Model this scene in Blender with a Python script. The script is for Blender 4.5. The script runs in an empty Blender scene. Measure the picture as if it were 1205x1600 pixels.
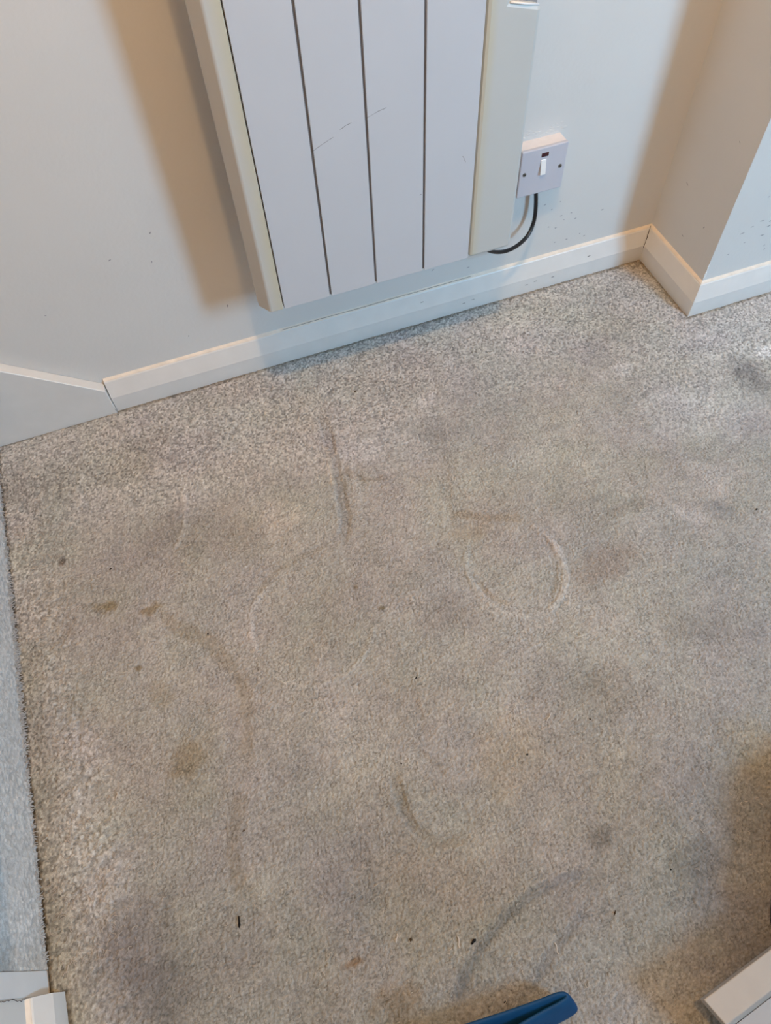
import bpy, bmesh, math, random
import numpy as np
from mathutils import Vector, Matrix, Euler

random.seed(7)
rng = np.random.default_rng(11)
S = bpy.context.scene
C = S.collection

# ------------------------------------------------------------------ camera
CAM_H = 1.065
cam_d = bpy.data.cameras.new('camera')
cam = bpy.data.objects.new('camera', cam_d)
C.objects.link(cam)
cam_d.sensor_fit = 'VERTICAL'
cam_d.sensor_height = 32.0
cam_d.lens = 1136.76 / 1600 * 32.0
cam_d.clip_start = 0.02
cam_d.shift_x = 0.0
Rm = (Matrix.Rotation(-0.28910, 3, 'Z') @ Matrix.Rotation(0.551368, 3, 'X') @ Matrix.Rotation(-0.0698894, 3, 'Z'))
cam.matrix_world = Matrix.Translation((0, 0, CAM_H)) @ Rm.to_4x4()
S.camera = cam

# ------------------------------------------------------------------ world, lights, exposure
S.view_settings.view_transform = 'Standard'
S.view_settings.look = 'None'
S.view_settings.gamma = 1.0
S.view_settings.use_curve_mapping = False
S.view_settings.exposure = 0.0
w = bpy.data.worlds.new('world'); S.world = w; w.use_nodes = True
w.node_tree.nodes['Background'].inputs[0].default_value = (0.75, 0.85, 1.0, 1)
w.node_tree.nodes['Background'].inputs[1].default_value = 0.3

def area(name, loc, target, sx, sy, power, col):
    d = bpy.data.lights.new(name, 'AREA'); d.shape = 'RECTANGLE'; d.size = sx; d.size_y = sy
    d.energy = power; d.color = col
    o = bpy.data.objects.new(name, d); C.objects.link(o); o.location = loc
    v = Vector(target) - Vector(loc)
    o.rotation_euler = v.to_track_quat('-Z', 'Y').to_euler()
    return o
# daylight from the window to the right behind the camera
area('window_daylight', (1.98, -1.25, 1.62), (1.48, 0.75, 1.50), 0.68, 0.85, 116.0, (0.36, 0.68, 1.0))
# ceiling lamp over the landing
ld = bpy.data.lights.new('ceiling_lamp', 'POINT'); ld.energy = 51.0; ld.color = (1.0, 0.61, 0.26); ld.shadow_soft_size = 0.035
lo = bpy.data.objects.new('ceiling_lamp', ld); C.objects.link(lo); lo.location = (0.16, 0.22, 2.2)

# ------------------------------------------------------------------ materials
def mat(name, col, rough=0.6, spec=0.4, noise=0.0, nscale=30, bump=0.0, bscale=60, bdist=0.001, **kw):
    m = bpy.data.materials.new(name); m.use_nodes = True
    n = m.node_tree.nodes; l = m.node_tree.links; b = n['Principled BSDF']
    b.inputs['Base Color'].default_value = (*col, 1); b.inputs['Roughness'].default_value = rough
    b.inputs['Specular IOR Level'].default_value = spec
    tc = n.new('ShaderNodeTexCoord')
    if noise:
        t = n.new('ShaderNodeTexNoise'); t.inputs['Scale'].default_value = nscale; t.inputs['Detail'].default_value = 5
        l.new(tc.outputs['Object'], t.inputs['Vector'])
        r = n.new('ShaderNodeMapRange'); r.inputs[1].default_value = .3; r.inputs[2].default_value = .7
        r.inputs[3].default_value = 1 - noise; r.inputs[4].default_value = 1 + noise
        l.new(t.outputs['Fac'], r.inputs[0])
        mx = n.new('ShaderNodeVectorMath'); mx.operation = 'SCALE'; mx.inputs[0].default_value = col
        l.new(r.outputs[0], mx.inputs['Scale']); l.new(mx.outputs[0], b.inputs['Base Color'])
    if bump:
        t2 = n.new('ShaderNodeTexNoise'); t2.inputs['Scale'].default_value = bscale; t2.inputs['Detail'].default_value = 4
        l.new(tc.outputs['Object'], t2.inputs['Vector'])
        bp = n.new('ShaderNodeBump'); bp.inputs['Strength'].default_value = bump; bp.inputs['Distance'].default_value = bdist
        l.new(t2.outputs['Fac'], bp.inputs['Height']); l.new(bp.outputs[0], b.inputs['Normal'])
    return m

def wall_mat():
    """matt white wall paint with slight roller texture"""
    m = mat('wall_paint', (0.66, 0.655, 0.64), 0.75, 0.25, noise=0.02, nscale=6, bump=0.35, bscale=140, bdist=0.0008)
    return m

def gloss_trim(name, col):
    m = mat(name, col, 0.38, 0.45, noise=0.03, nscale=25, bump=0.25, bscale=60, bdist=0.0008)
    return m

M_wall = wall_mat()
M_far = mat('beige_wall_paint', (0.46, 0.36, 0.26), 0.8, 0.2, noise=0.03)  # for unseen walls, beige picked to cut the blue bounce light
M_trim = gloss_trim('trim_gloss', (0.71, 0.705, 0.69))
M_caulk = mat('old_caulk', (0.80, 0.72, 0.63), 0.6, 0.3, noise=0.08, nscale=60, bump=0.4, bscale=90)
M_ceil = mat('ceiling_paint', (0.60, 0.50, 0.40), 0.8, 0.2, noise=0.02)  # unseen ceiling, warm tone picked to cut the blue bounce light
M_crack = mat('crack_grime', (0.10, 0.09, 0.09), 0.9, 0.1, noise=0.2)
M_grime = mat('edge_grime', (0.22, 0.15, 0.09), 0.95, 0.1, noise=0.3, nscale=90)
M_panel = mat('heater_panel', (0.56, 0.58, 0.62), 0.42, 0.4, noise=0.012, nscale=9)
M_groove = mat('heater_groove', (0.16, 0.155, 0.16), 0.6, 0.3, noise=0.1)
M_side = mat('heater_side_metal', (0.50, 0.46, 0.42), 0.5, 0.3, noise=0.02)
M_black = mat('cable_rubber', (0.010, 0.010, 0.012), 0.35, 0.5, noise=0.3, nscale=60)
M_plate = mat('switch_plastic', (0.54, 0.54, 0.60), 0.32, 0.5, noise=0.01)
M_patt = mat('pattress_plastic', (0.80, 0.74, 0.72), 0.45, 0.4, noise=0.03, nscale=80)
M_rocker = mat('rocker_plastic', (0.80, 0.80, 0.80), 0.28, 0.5, noise=0.01)
M_neon = mat('neon_lens', (0.05, 0.008, 0.012), 0.15, 0.6, noise=0.3, nscale=200)
M_screw = mat('screw_metal', (0.22, 0.20, 0.17), 0.45, 0.5, noise=0.2, nscale=200); M_screw.node_tree.nodes['Principled BSDF'].inputs['Metallic'].default_value = .7
M_grey = mat('grille_plastic', (0.30, 0.31, 0.32), 0.5, 0.3, noise=0.05)
M_blue = mat('blue_webbing', (0.005, 0.050, 0.135), 0.55, 0.2, noise=0.10, nscale=40, bump=.2, bscale=200)
M_tablewhite = mat('cream_painted_wood', (0.37, 0.34, 0.31), 0.45, 0.4, noise=0.04, nscale=35, bump=.15, bscale=90)
M_tablepanel = mat('white_panel', (0.33, 0.34, 0.36), 0.5, 0.3, noise=0.02, nscale=10)
M_navy = mat('navy_fabric', (0.006, 0.010, 0.028), 0.8, 0.2, noise=0.3, nscale=120, bump=.4, bscale=300)
M_bit = mat('black_bit', (0.006, 0.005, 0.005), 0.7, 0.2, noise=0.3, nscale=400)
M_bitbrown = mat('brown_bit', (0.05, 0.03, 0.015), 0.8, 0.2, noise=0.3, nscale=400)
M_fluff = mat('pale_fluff', (0.52, 0.47, 0.42), 0.9, 0.1, noise=0.1, nscale=100)

def aged(name, col, yel, x0, x1):
    """plastic that has yellowed along the edge beside the hot panel (object x from x0 yellow to x1 clean)"""
    m = mat(name, col, 0.4, 0.45, noise=0.012, nscale=12)
    n = m.node_tree.nodes; l = m.node_tree.links; b = n['Principled BSDF']
    src = b.inputs['Base Color'].links[0].from_socket
    tc = [x for x in n if x.bl_idname == 'ShaderNodeTexCoord'][0]
    sep = n.new('ShaderNodeSeparateXYZ'); l.new(tc.outputs['Object'], sep.inputs[0])
    nz = n.new('ShaderNodeTexNoise'); nz.inputs['Scale'].default_value = 7; l.new(tc.outputs['Object'], nz.inputs['Vector'])
    r = n.new('ShaderNodeMapRange'); r.inputs[1].default_value = x0; r.inputs[2].default_value = x1
    r.inputs[3].default_value = 1; r.inputs[4].default_value = 0; r.interpolation_type = 'SMOOTHSTEP'
    l.new(sep.outputs['X'], r.inputs[0])
    mu = n.new('ShaderNodeMath'); mu.operation = 'MULTIPLY'; l.new(r.outputs[0], mu.inputs[0]); l.new(nz.outputs['Fac'], mu.inputs[1])
    mx = n.new('ShaderNodeMix'); mx.data_type = 'RGBA'; l.new(mu.outputs[0], mx.inputs['Factor'])
    l.new(src, mx.inputs['A']); mx.inputs['B'].default_value = (*yel, 1)
    l.new(mx.outputs['Result'], b.inputs['Base Color'])
    return m
M_frameL = aged('heater_frame_plastic', (0.56, 0.55, 0.52), (0.56, 0.50, 0.30), 0.036, 0.012)
M_frameL2 = mat('heater_lid_plastic', (.60, .605, .59), .4, .45, noise=.01)

# ------------------------------------------------------------------ helpers
def link(name, me, m, parent=None, smooth=False):
    o = bpy.data.objects.new(name, me); C.objects.link(o)
    if m is not None:
        me.materials.append(m)
    if parent is not None: o.parent = parent
    if smooth:
        for p in me.polygons: p.use_smooth = True
    return o
def obj(name, bm, m, parent=None, smooth=False, bevel=0, seg=2):
    bmesh.ops.recalc_face_normals(bm, faces=bm.faces)
    if bevel:
        bmesh.ops.bevel(bm, geom=[e for e in bm.edges if len(e.link_faces) == 2 and e.calc_face_angle(0) > 0.5], offset=bevel, segments=seg, profile=0.5, affect='EDGES', clamp_overlap=True)
    me = bpy.data.meshes.new(name); bm.to_mesh(me); bm.free()
    return link(name, me, m, parent, smooth)
def tag(o, label=None, cat=None, group=None, kind=None):
    if label: o['label'] = label
    if cat: o['category'] = cat
    if group: o['group'] = group
    if kind: o['kind'] = kind
    return o
def empty(name, loc, rz=0):
    o = bpy.data.objects.new(name, None); C.objects.link(o); o.location = loc; o.rotation_euler = (0, 0, rz); o.empty_display_size = .05
    return o
def box(bm, x0, x1, y0, y1, z0, z1):
    v = [bm.verts.new(p) for p in ((x0,y0,z0),(x1,y0,z0),(x1,y1,z0),(x0,y1,z0),(x0,y0,z1),(x1,y0,z1),(x1,y1,z1),(x0,y1,z1))]
    for f in ((0,3,2,1),(4,5,6,7),(0,1,5,4),(1,2,6,5),(2,3,7,6),(3,0,4,7)): bm.faces.new([v[i] for i in f])
    return bm
def bx(*a):
    return box(bmesh.new(), *a)
def sweep(bm, prof, path, closed_prof=True):
    """prof: list of (outward, z); path: list of (x, y) ; outward is to the right of travel; mitred"""
    n = len(path); rings = []
    for i, (x, y) in enumerate(path):
        d0 = Vector((path[i][0]-path[i-1][0], path[i][1]-path[i-1][1])).normalized() if i > 0 else None
        d1 = Vector((path[i+1][0]-x, path[i+1][1]-y)).normalized() if i < n-1 else None
        if d0 is None: d0 = d1
        if d1 is None: d1 = d0
        n0 = Vector((d0.y, -d0.x)); n1 = Vector((d1.y, -d1.x))
        b = (n0+n1); b = b / (b.dot(n0))
        rings.append([bm.verts.new((x + b.x*o, y + b.y*o, z)) for o, z in prof])
    k = len(prof)
    for i in range(n-1):
        for j in range(k if closed_prof else k-1):
            bm.faces.new((rings[i][j], rings[i][(j+1) % k], rings[i+1][(j+1) % k], rings[i+1][j]))
    if closed_prof:
        bm.faces.new(rings[0]); bm.faces.new(list(reversed(rings[-1])))
    return bm
def catmull(pts, sub):
    P = [Vector(p) for p in pts]; P = [P[0]*2-P[1]] + P + [P[-1]*2-P[-2]]; out = []
    for i in range(1, len(P)-2):
        for s in range(sub):
            t = s/sub; a, b, c, d = P[i-1], P[i], P[i+1], P[i+2]
            out.append(0.5*((2*b)+(c-a)*t+(2*a-5*b+4*c-d)*t*t+(3*b-a-3*c+d)*t**3))
    out.append(P[-2]); return out
def tube(bm, pts, r, seg=12, rx=None, up=Vector((0,0,1))):
    """r radius along side, rx radius along the other axis"""
    rings = []; n = len(pts)
    for i, p in enumerate(pts):
        t = (pts[min(i+1, n-1)] - pts[max(i-1, 0)]).normalized()
        s = t.cross(up)
        if s.length < 1e-4: s = t.cross(Vector((1, 0, 0)))
        s.normalize(); u = s.cross(t)
        rings.append([bm.verts.new(p + s*math.cos(a)*r + u*math.sin(a)*(rx or r)) for a in [2*math.pi*k/seg for k in range(seg)]])
    for i in range(n-1):
        for k in range(seg): bm.faces.new((rings[i][k], rings[i][(k+1) % seg], rings[i+1][(k+1) % seg], rings[i+1][k]))
    bm.faces.new(rings[0]); bm.faces.new(list(reversed(rings[-1]))); return bm

# numpy noise
def vnoise(X, Y, s, seed=0):
    r = np.random.default_rng(seed); G = r.random((256, 256))
    x = X / s + 1000; y = Y / s + 1000
    xi = np.floor(x).astype(int); yi = np.floor(y).astype(int); fx = x - xi; fy = y - yi
    fx = fx*fx*(3-2*fx); fy = fy*fy*(3-2*fy)
    a = G[xi % 256, yi % 256]; b = G[(xi+1) % 256, yi % 256]; c = G[xi % 256, (yi+1) % 256]; d = G[(xi+1) % 256, (yi+1) % 256]
    return (a*(1-fx)+b*fx)*(1-fy)+(c*(1-fx)+d*fx)*fy
def fbm(X, Y, s, seed=0, o=4):
    t = 0; a = 1; n = 0
    for k in range(o):
        t = t + a*vnoise(X, Y, s/2**k, seed+k*17); n += a; a *= .55
    return t/n
def worley(X, Y, s, seed=0):
    """distance to the nearest tuft centre, second distance, and a random number of that tuft"""
    r = np.random.default_rng(seed); N = 1024
    jx = r.random((N, N)); jy = r.random((N, N)); rid = r.random((N, N))
    x = X/s + 300; y = Y/s + 300; xi = np.floor(x).astype(int); yi = np.floor(y).astype(int)
    f1 = np.full(x.shape, 9.); f2 = np.full(x.shape, 9.); rr = np.zeros(x.shape)
    for dx in (-1, 0, 1):
        for dy in (-1, 0, 1):
            cx = (xi+dx); cy = (yi+dy)
            ax = cx + .15 + .7*jx[cx % N, cy % N]; ay = cy + .15 + .7*jy[cx % N, cy % N]
            d = np.hypot(ax-x, ay-y); rn = rid[cx % N, cy % N]
            near = d < f1
            f2 = np.where(near, f1, np.minimum(f2, d)); rr = np.where(near, rn, rr); f1 = np.where(near, d, f1)
    return f1, f2, rr
def sst(a, b, x):
    t = np.clip((x-a)/(b-a), 0, 1); return t*t*(3-2*t)

def grid_mesh(name, co, nx, ny, col=None):
    me = bpy.data.meshes.new(name)
    nv = nx*ny; me.vertices.add(nv); me.vertices.foreach_set('co', co.astype(np.float32).ravel())
    i = np.arange(nx*ny).reshape(nx, ny)
    q = np.stack([i[:-1, :-1], i[1:, :-1], i[1:, 1:], i[:-1, 1:]], -1).reshape(-1, 4)
    nf = len(q); me.loops.add(nf*4); me.loops.foreach_set('vertex_index', q.ravel().astype(np.int32))
    me.polygons.add(nf); me.polygons.foreach_set('loop_start', np.arange(0, nf*4, 4, dtype=np.int32))
    me.polygons.foreach_set('loop_total', np.full(nf, 4, dtype=np.int32))
    me.update(calc_edges=True)
    me.polygons.foreach_set('use_smooth', np.ones(nf, dtype=bool))
    if col is not None:
        a = me.color_attributes.new('tint', 'FLOAT_COLOR', 'POINT')
        c4 = np.ones((nv, 4), np.float32); c4[:, :3] = col.reshape(-1, 3); a.data.foreach_set('color', c4.ravel())
    me.update(); return me

def carpet_mat(name, use_attr=True, col=(0.4, 0.36, 0.32), sheen=0.25):
    m = bpy.data.materials.new(name); m.use_nodes = True
    n = m.node_tree.nodes; l = m.node_tree.links; b = n['Principled BSDF']
    b.inputs['Roughness'].default_value = 0.95; b.inputs['Specular IOR Level'].default_value = 0.08
    b.inputs['Sheen Weight'].default_value = sheen; b.inputs['Sheen Roughness'].default_value = 0.5
    tc = n.new('ShaderNodeTexCoord')
    t = n.new('ShaderNodeTexNoise'); t.inputs['Scale'].default_value = 700; t.inputs['Detail'].default_value = 3
    l.new(tc.outputs['Object'], t.inputs['Vector'])
    r = n.new('ShaderNodeMapRange'); r.inputs[1].default_value = .25; r.inputs[2].default_value = .75; r.inputs[3].default_value = .8; r.inputs[4].default_value = 1.2
    l.new(t.outputs['Fac'], r.inputs[0])
    mx = n.new('ShaderNodeVectorMath'); mx.operation = 'SCALE'; mx.inputs[0].default_value = col
    if use_attr:
        a = n.new('ShaderNodeAttribute'); a.attribute_name = 'tint'; l.new(a.outputs['Color'], mx.inputs[0])
    l.new(r.outputs[0], mx.inputs['Scale']); l.new(mx.outputs[0], b.inputs['Base Color'])
    bp = n.new('ShaderNodeBump'); bp.inputs['Strength'].default_value = 0.7; bp.inputs['Distance'].default_value = 0.0008
    l.new(t.outputs['Fac'], bp.inputs['Height']); l.new(bp.outputs[0], b.inputs['Normal'])
    return m

# ------------------------------------------------------------------ room shell
WY = 1.045      # face of the far wall
LX = -0.44      # face of the wall on the left, in front of the stairs
CX, CY = 0.930, 0.858   # outer corner of the chimney breast
ZC = 2.4
tag(obj('wall_back', bx(-2.3, 2.3, WY, WY+.12, -.02, ZC), M_wall), 'white painted wall behind the wall heater', None, kind='structure')
tag(obj('wall_chimney', bx(CX, 2.02, CY, WY, -.02, ZC), M_wall), 'white painted wall corner jutting out at the right', kind='structure')
tag(obj('wall_left', bx(-2.3, LX, -2.5, 0.118, -.02, ZC), M_wall), 'white wall at the near left corner beside the stairs', kind='structure')
tag(obj('wall_right', bx(2.02, 2.14, -2.5, CY, -.02, ZC), M_far), kind='structure')
tag(obj('wall_front', bx(-2.3, 2.14, -2.62, -2.5, -.02, ZC), M_far), kind='structure')
tag(obj('wall_end', bx(-2.42, -2.3, -2.62, WY+.12, -.02, ZC), M_far), kind='structure')
tag(obj('ceiling', bx(-2.42, 2.14, -2.62, WY+.12, ZC, ZC+.1), M_ceil), kind='structure')

# skirting boards: upright face, long bevel, thin flat top against the wall
SK = [(0.0, -.004), (0.0165, -.004), (0.0165, 0.0335), (0.0065, 0.0655), (0.0052, 0.067), (0.0, 0.067)]
SKC = [(0.0, 0.0665), (0.0052, 0.0665), (0.0042, 0.0685), (0.0, 0.0715)]
def skirting(name, path, label):
    bm = sweep(bmesh.new(), SK, path)
    o = obj(name, bm, M_trim); tag(o, label, kind='structure')
    c = obj('caulk_bead', sweep(bmesh.new(), SKC, path), M_caulk, o)
    return o
skirting('baseboard_back', [(-0.2135, WY), (CX+.0001, WY)], 'white skirting board below the wall heater')
skirting('baseboard_chimney', [(CX, WY-.0005), (CX, CY), (2.02, CY)], 'white skirting board wrapping the jutting wall corner')
skirting('baseboard_left', [(LX, -2.5), (LX, 0.1165)], 'short white skirting board at the near left corner')
# ragged grime line where carpet meets the skirting
def jag_line(name, pts, wdt, m, parent=None, jit=0.0006, nrm=(0, -1, 0), amp=None):
    bm = bmesh.new(); P = []
    for i in range(len(pts)-1):
        a, b = Vector(pts[i]), Vector(pts[i+1]); k = max(2, int((b-a).length/0.003))
        for s in range(k): P.append(a.lerp(b, s/k))
    P.append(Vector(pts[-1])); N = Vector(nrm); prev = None
    for i, p in enumerate(P):
        t = (P[min(i+1, len(P)-1)]-P[max(i-1, 0)]).normalized(); s = t.cross(N).normalized()
        wd = wdt*(0.35+0.9*random.random()); j = s*random.uniform(-jit, jit)
        a = bm.verts.new(p+j+s*wd/2); b = bm.verts.new(p+j-s*wd/2)
        c = bm.verts.new(p+j-N*0.0006)
        if prev: bm.faces.new((prev[0], a, c, prev[2])); bm.faces.new((prev[2], c, b, prev[1])); bm.faces.new((prev[0], prev[1], b, a))
        prev = (a, b, c)
    return obj(name, bm, m, parent)

# ------------------------------------------------------------------ carpeted floor
RES = 0.00125
def floor_patch():
    gx = np.arange(-0.4405, 1.32, RES); gy = np.arange(-0.42, 1.0302, RES)
    X, Y = np.meshgrid(gx, gy, indexing='ij')
    nx, ny = X.shape
    # wandering of the pile direction
    wx = (fbm(X, Y, .09, 5)-.5)*.02; wy = (fbm(X, Y, .09, 9)-.5)*.02
    dwall = np.minimum(WY-.017-Y, np.where(X > .7, np.hypot(np.maximum(CX-.0165-X, 0), np.maximum(CY-.0165-Y, 0)), 9))
    wear = sst(.10, .36, dwall + (fbm(X, Y, .2, 21)-.5)*.22) * sst(-.44, -.30, X + (fbm(X, Y, .12, 23)-.5)*.12)
    wear = np.clip(wear, 0, 1)
    # tufts: small distinct ones where unworn, matted wavy rows where walked on
    f1, f2, rid = worley(X+wx, Y+wy, .0034, 3)
    n1 = fbm(X, Y, .006, 31, 3); 
    g1, g2, gid = worley(X*.80+wx*1.5+(n1-.5)*.004, Y*1.25+wy*1.5+(n1-.5)*.004, .0052, 4)
    dome = 1-np.clip(f1, 0, 1)**2*1.3
    crease = sst(0.0, .30, g2-g1)
    fine = fbm(X, Y, .0022, 41, 2)
    h = (1-wear)*(dome*.0018 + rid*.0011) + wear*(crease*.0012 + (gid-.5)*.0011 + fine*.0011 + dome*.0006)
    h = h + (fbm(X, Y, .05, 51, 3)-.5)*.0025
    # colour
    un = np.array([.420, .418, .408]); wo = np.array([.365, .360, .342])
    col = un + (wo-un)*wear[..., None]
    sp = (rid-.5)*(0.85*(1-wear)+.26*wear) + (fine-.5)*(.7*(1-wear)+.6*wear) + (gid-.5)*.10*wear
    col = col*(1+sp)[..., None]
    # shade in the creases of the matted pile, painted into the colour
    col = col*(1-.42*wear*(1-sst(0, .16, g2-g1))*sst(.3, .62, fbm(X, Y, .013, 61, 2)))[..., None]
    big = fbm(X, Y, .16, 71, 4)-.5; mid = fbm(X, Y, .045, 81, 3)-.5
    col = col*((1+.30*big+.20*mid)*(1-.26*wear*(1-sst(-.15,.50,Y))))[..., None]  # darker towards the camera: light and lens falloff put into the colour
    hue = fbm(X, Y, .11, 91, 3)-.5
    col = col*np.stack([1+.06*hue, 1+.01*hue, 1-.10*hue], -1)
    hue2 = fbm(X, Y, .07, 95, 3)-.5
    col = col*np.stack([1+.05*hue2, 1-.03*hue2, 1+.05*hue2], -1)

    def region(cx, cy, r):
        i0 = max(0, int((cx-r-gx[0])/RES)); i1 = min(nx, int((cx+r-gx[0])/RES)+1)
        j0 = max(0, int((cy-r-gy[0])/RES)); j1 = min(ny, int((cy+r-gy[0])/RES)+1)
        return (slice(i0, i1), slice(j0, j1)) if i1 > i0 and j1 > j0 else None
    def blot(c, rx, ry, ang, tint, dh=0, rag=.5, soft=.6, seed=1):
        R = max(rx, ry)*1.8; s = region(c[0], c[1], R)
        if not s: return
        x = X[s]-c[0]; y = Y[s]-c[1]; a = math.radians(ang)
        u = (x*math.cos(a)+y*math.sin(a))/rx; v = (-x*math.sin(a)+y*math.cos(a))/ry
        d = np.hypot(u, v) + (fbm(X[s], Y[s], max(rx, ry)*.6, seed+200, 4)-.5)*rag*2
        k = 1-sst(1-soft, 1+soft*.6, d)
        col[s] = col[s]*(1+k[..., None]*(np.array(tint)-1)); h[s] += k*dh
    def stroke(pts, wid, tint, dh=0, rag=.3, seed=1, ridge=0, fade=True):
        P = [np.array(p) for p in catmull([(p[0], p[1], 0) for p in pts], 6)]
        allp = np.array(P)[:, :2]; c = (allp.min(0)+allp.max(0))/2; R = float(np.abs(allp-c).max())+wid*3
        s = region(c[0], c[1], R)
        if not s: return
        x = X[s]; y = Y[s]; best = np.full(x.shape, 9.); tt = np.zeros(x.shape); sgn = np.zeros(x.shape); N = len(allp)-1
        for i in range(N):
            a, b = allp[i], allp[i+1]; d = b-a; L2 = d@d+1e-12
            t = np.clip(((x-a[0])*d[0]+(y-a[1])*d[1])/L2, 0, 1)
            ds = np.hypot(x-a[0]-t*d[0], y-a[1]-t*d[1]); cr = np.sign((x-a[0])*d[1]-(y-a[1])*d[0])
            m = ds < best; best = np.where(m, ds, best); tt = np.where(m, (i+t)/N, tt); sgn = np.where(m, cr, sgn)
        q = best/wid + (fbm(x, y, .02, seed+300, 3)-.5)*rag*2
        k = 1-sst(.35, 1.15, q)
        if fade: k = k*sst(0, .15, tt)*(1-sst(.85, 1, tt))
        k = k*(.55+.9*fbm(x, y, .03, seed+400, 3))
        k = np.clip(k, 0, 1)
        col[s] = col[s]*(1+k[..., None]*(np.array(tint)-1)); h[s] += k*dh
        if ridge:
            k2 = np.exp(-((best*sgn-wid*1.2)/wid)**2); k2 = k2*(sst(0, .15, tt)*(1-sst(.85, 1, tt)) if fade else 1); h[s] += k2*ridge
    DK = (.78, .76, .72); BR = (.90,.84,.74); LT = (1.22, 1.22, 1.23); GR = (.74, .76, .80); YE = (.97, .86, .68)
    # marks trodden and pressed into the carpet: rings, folds, drag lines
    stroke([(0.4119, 0.5103),(0.4247, 0.4789),(0.4261, 0.4447),(0.4177, 0.4104),(0.3953, 0.3801),(0.3692, 0.3641)], .0062, LT, .0018, seed=1, fade=False)
    stroke([(0.4111, 0.4894),(0.4157, 0.4564),(0.4013, 0.4142),(0.3739, 0.3823)], .006, (.90,.88,.85), -.0012, seed=2)
    stroke([(0.3692, 0.3641),(0.3345, 0.3657),(0.2991, 0.3838),(0.2780, 0.4178),(0.2712, 0.4580),(0.2783, 0.4928),(0.2995, 0.5234)], .0055, (1.15,1.15,1.15), .0016, seed=3)
    stroke([(0.2808, 0.4543),(0.2884, 0.4210),(0.3140, 0.3922)], .006, (.90,.84,.76), -.001, seed=4)
    stroke([(0.2864, 0.5890),(0.3240, 0.5661),(0.3734, 0.5442),(0.4014, 0.5279)], .010, (.92,.86,.78), -.001, seed=5)
    stroke([(-0.0855, 0.4486),(-0.0875, 0.4885),(-0.0780, 0.5254),(-0.0559, 0.5529),(-0.0280, 0.5643)], .0052, LT, .0012, seed=6)
    stroke([(-0.0855, 0.4486),(-0.0681, 0.4117),(-0.0331, 0.3826),(0.0103, 0.3757),(0.0506, 0.3862),(0.0862, 0.4168),(0.1071, 0.4548)], .0046, (1.12,1.12,1.12), .0014, seed=7)
    stroke([(-0.0642, 0.5500),(-0.0377, 0.5766),(0.0135, 0.5949),(0.0825, 0.6007)], .007, (.90,.87,.82), -.0008, seed=8)
    stroke([(-0.1299, 0.8083),(-0.1377, 0.7540),(-0.1539, 0.7082),(-0.1762, 0.6849)], .005, LT, .0012, seed=9)
    stroke([(-0.2038, 0.7939),(-0.2065, 0.7599),(-0.1958, 0.7150)], .005, (1.13,1.12,1.12), .001, seed=10)
    stroke([(-0.2971, 0.9111),(-0.3101, 0.8641),(-0.3015, 0.8178)], .006, (1.12,1.12,1.12), .001, seed=11)
    stroke([(0.1433, 0.9016),(0.1448, 0.8416),(0.1393, 0.7853),(0.1307, 0.7209),(0.1224, 0.6668),(0.1136, 0.6261),(0.0918, 0.5945)], .011, (.84,.83,.83), -.0034, ridge=.0010, seed=12)
    stroke([(0.1350, 0.8104),(0.1285, 0.7590),(0.1181, 0.7040)], .0050, (1.2,1.1,.97), .001, seed=13)
    stroke([(0.1444, 0.7482),(0.1575, 0.7222),(0.1866, 0.7020),(0.2147, 0.6998)], .0080, (.86,.82,.78), -.0026, seed=14)
    stroke([(0.1619, 0.7535),(0.1559, 0.6965),(0.1431, 0.6448)], .008, (1.16,1.17,1.2), .001, seed=15)
    stroke([(0.0496, 0.2306),(0.0477, 0.1945),(0.0476, 0.1591),(0.0558, 0.1345),(0.0793, 0.1123),(0.1189, 0.1070)], .0085, (.84,.81,.77), -.003, ridge=.0012, seed=16)
    stroke([(0.1200, 0.3385),(0.1159, 0.2883),(0.1104, 0.2315)], .007, (.91,.89,.87), -.001, seed=17)
    stroke([(0.0889, 0.2443),(0.1089, 0.2084),(0.1192, 0.1861)], .006, (.90,.88,.85), -.001, seed=18)
    stroke([(0.0180, -0.0678),(0.0528, -0.0354),(0.1008, -0.0055),(0.1634, 0.0135),(0.2199, 0.0165),(0.2516, 0.0064)], .0085, (.74,.77,.82), -.001, seed=19)
    stroke([(0.0852, -0.0954),(0.1443, -0.0615),(0.1967, -0.0368),(0.2295, -0.0261)], .0085, (.80,.81,.84), -.001, seed=20)
    stroke([(-0.2276, 0.6004),(-0.1999, 0.5543),(-0.1578, 0.5095),(-0.1332, 0.4612),(-0.1211, 0.4084),(-0.1321, 0.3415),(-0.1547, 0.2742)], .014, (.88,.84,.77), -.0008, seed=21, rag=.5)
    stroke([(-0.1547, 0.2742),(-0.1786, 0.2297),(-0.1907, 0.1835),(-0.1858, 0.1335)], .013, (.88,.84,.78), 0, seed=22, rag=.5)
    stroke([(-0.1707, 0.1927),(-0.1602, 0.1164),(-0.1295, 0.0452),(-0.0842, -0.0206)], .012, (1.08,1.07,1.06), .001, seed=23, rag=.5)
    stroke([(0.2356, 0.7707),(0.2790, 0.7535),(0.3304, 0.7254),(0.3871, 0.7108)], .006, (1.12,1.12,1.13), .001, seed=24)
    stroke([(0.3276, 0.6883),(0.2965, 0.5989),(0.2839, 0.5493)], .006, (.93,.90,.86), 0, seed=25)
    stroke([(-0.1969, 0.4689),(-0.1709, 0.4063),(-0.1703, 0.3460)], .02, (1.05,1.04,1.02), 0, seed=26)
    # stains and worn patches, plus painted shade beside the bag
    blot((-0.2183, 0.3427), .034, .026, 20, (.84,.76,.65), rag=.6, seed=1)
    blot((-0.2365, 0.4435), .020, .026, 0, (.91,.87,.80), rag=.6, seed=2)
    blot((-0.2958, 0.6229), .020, .010, -15, (.72,.62,.46), rag=.9, seed=3)
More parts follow.
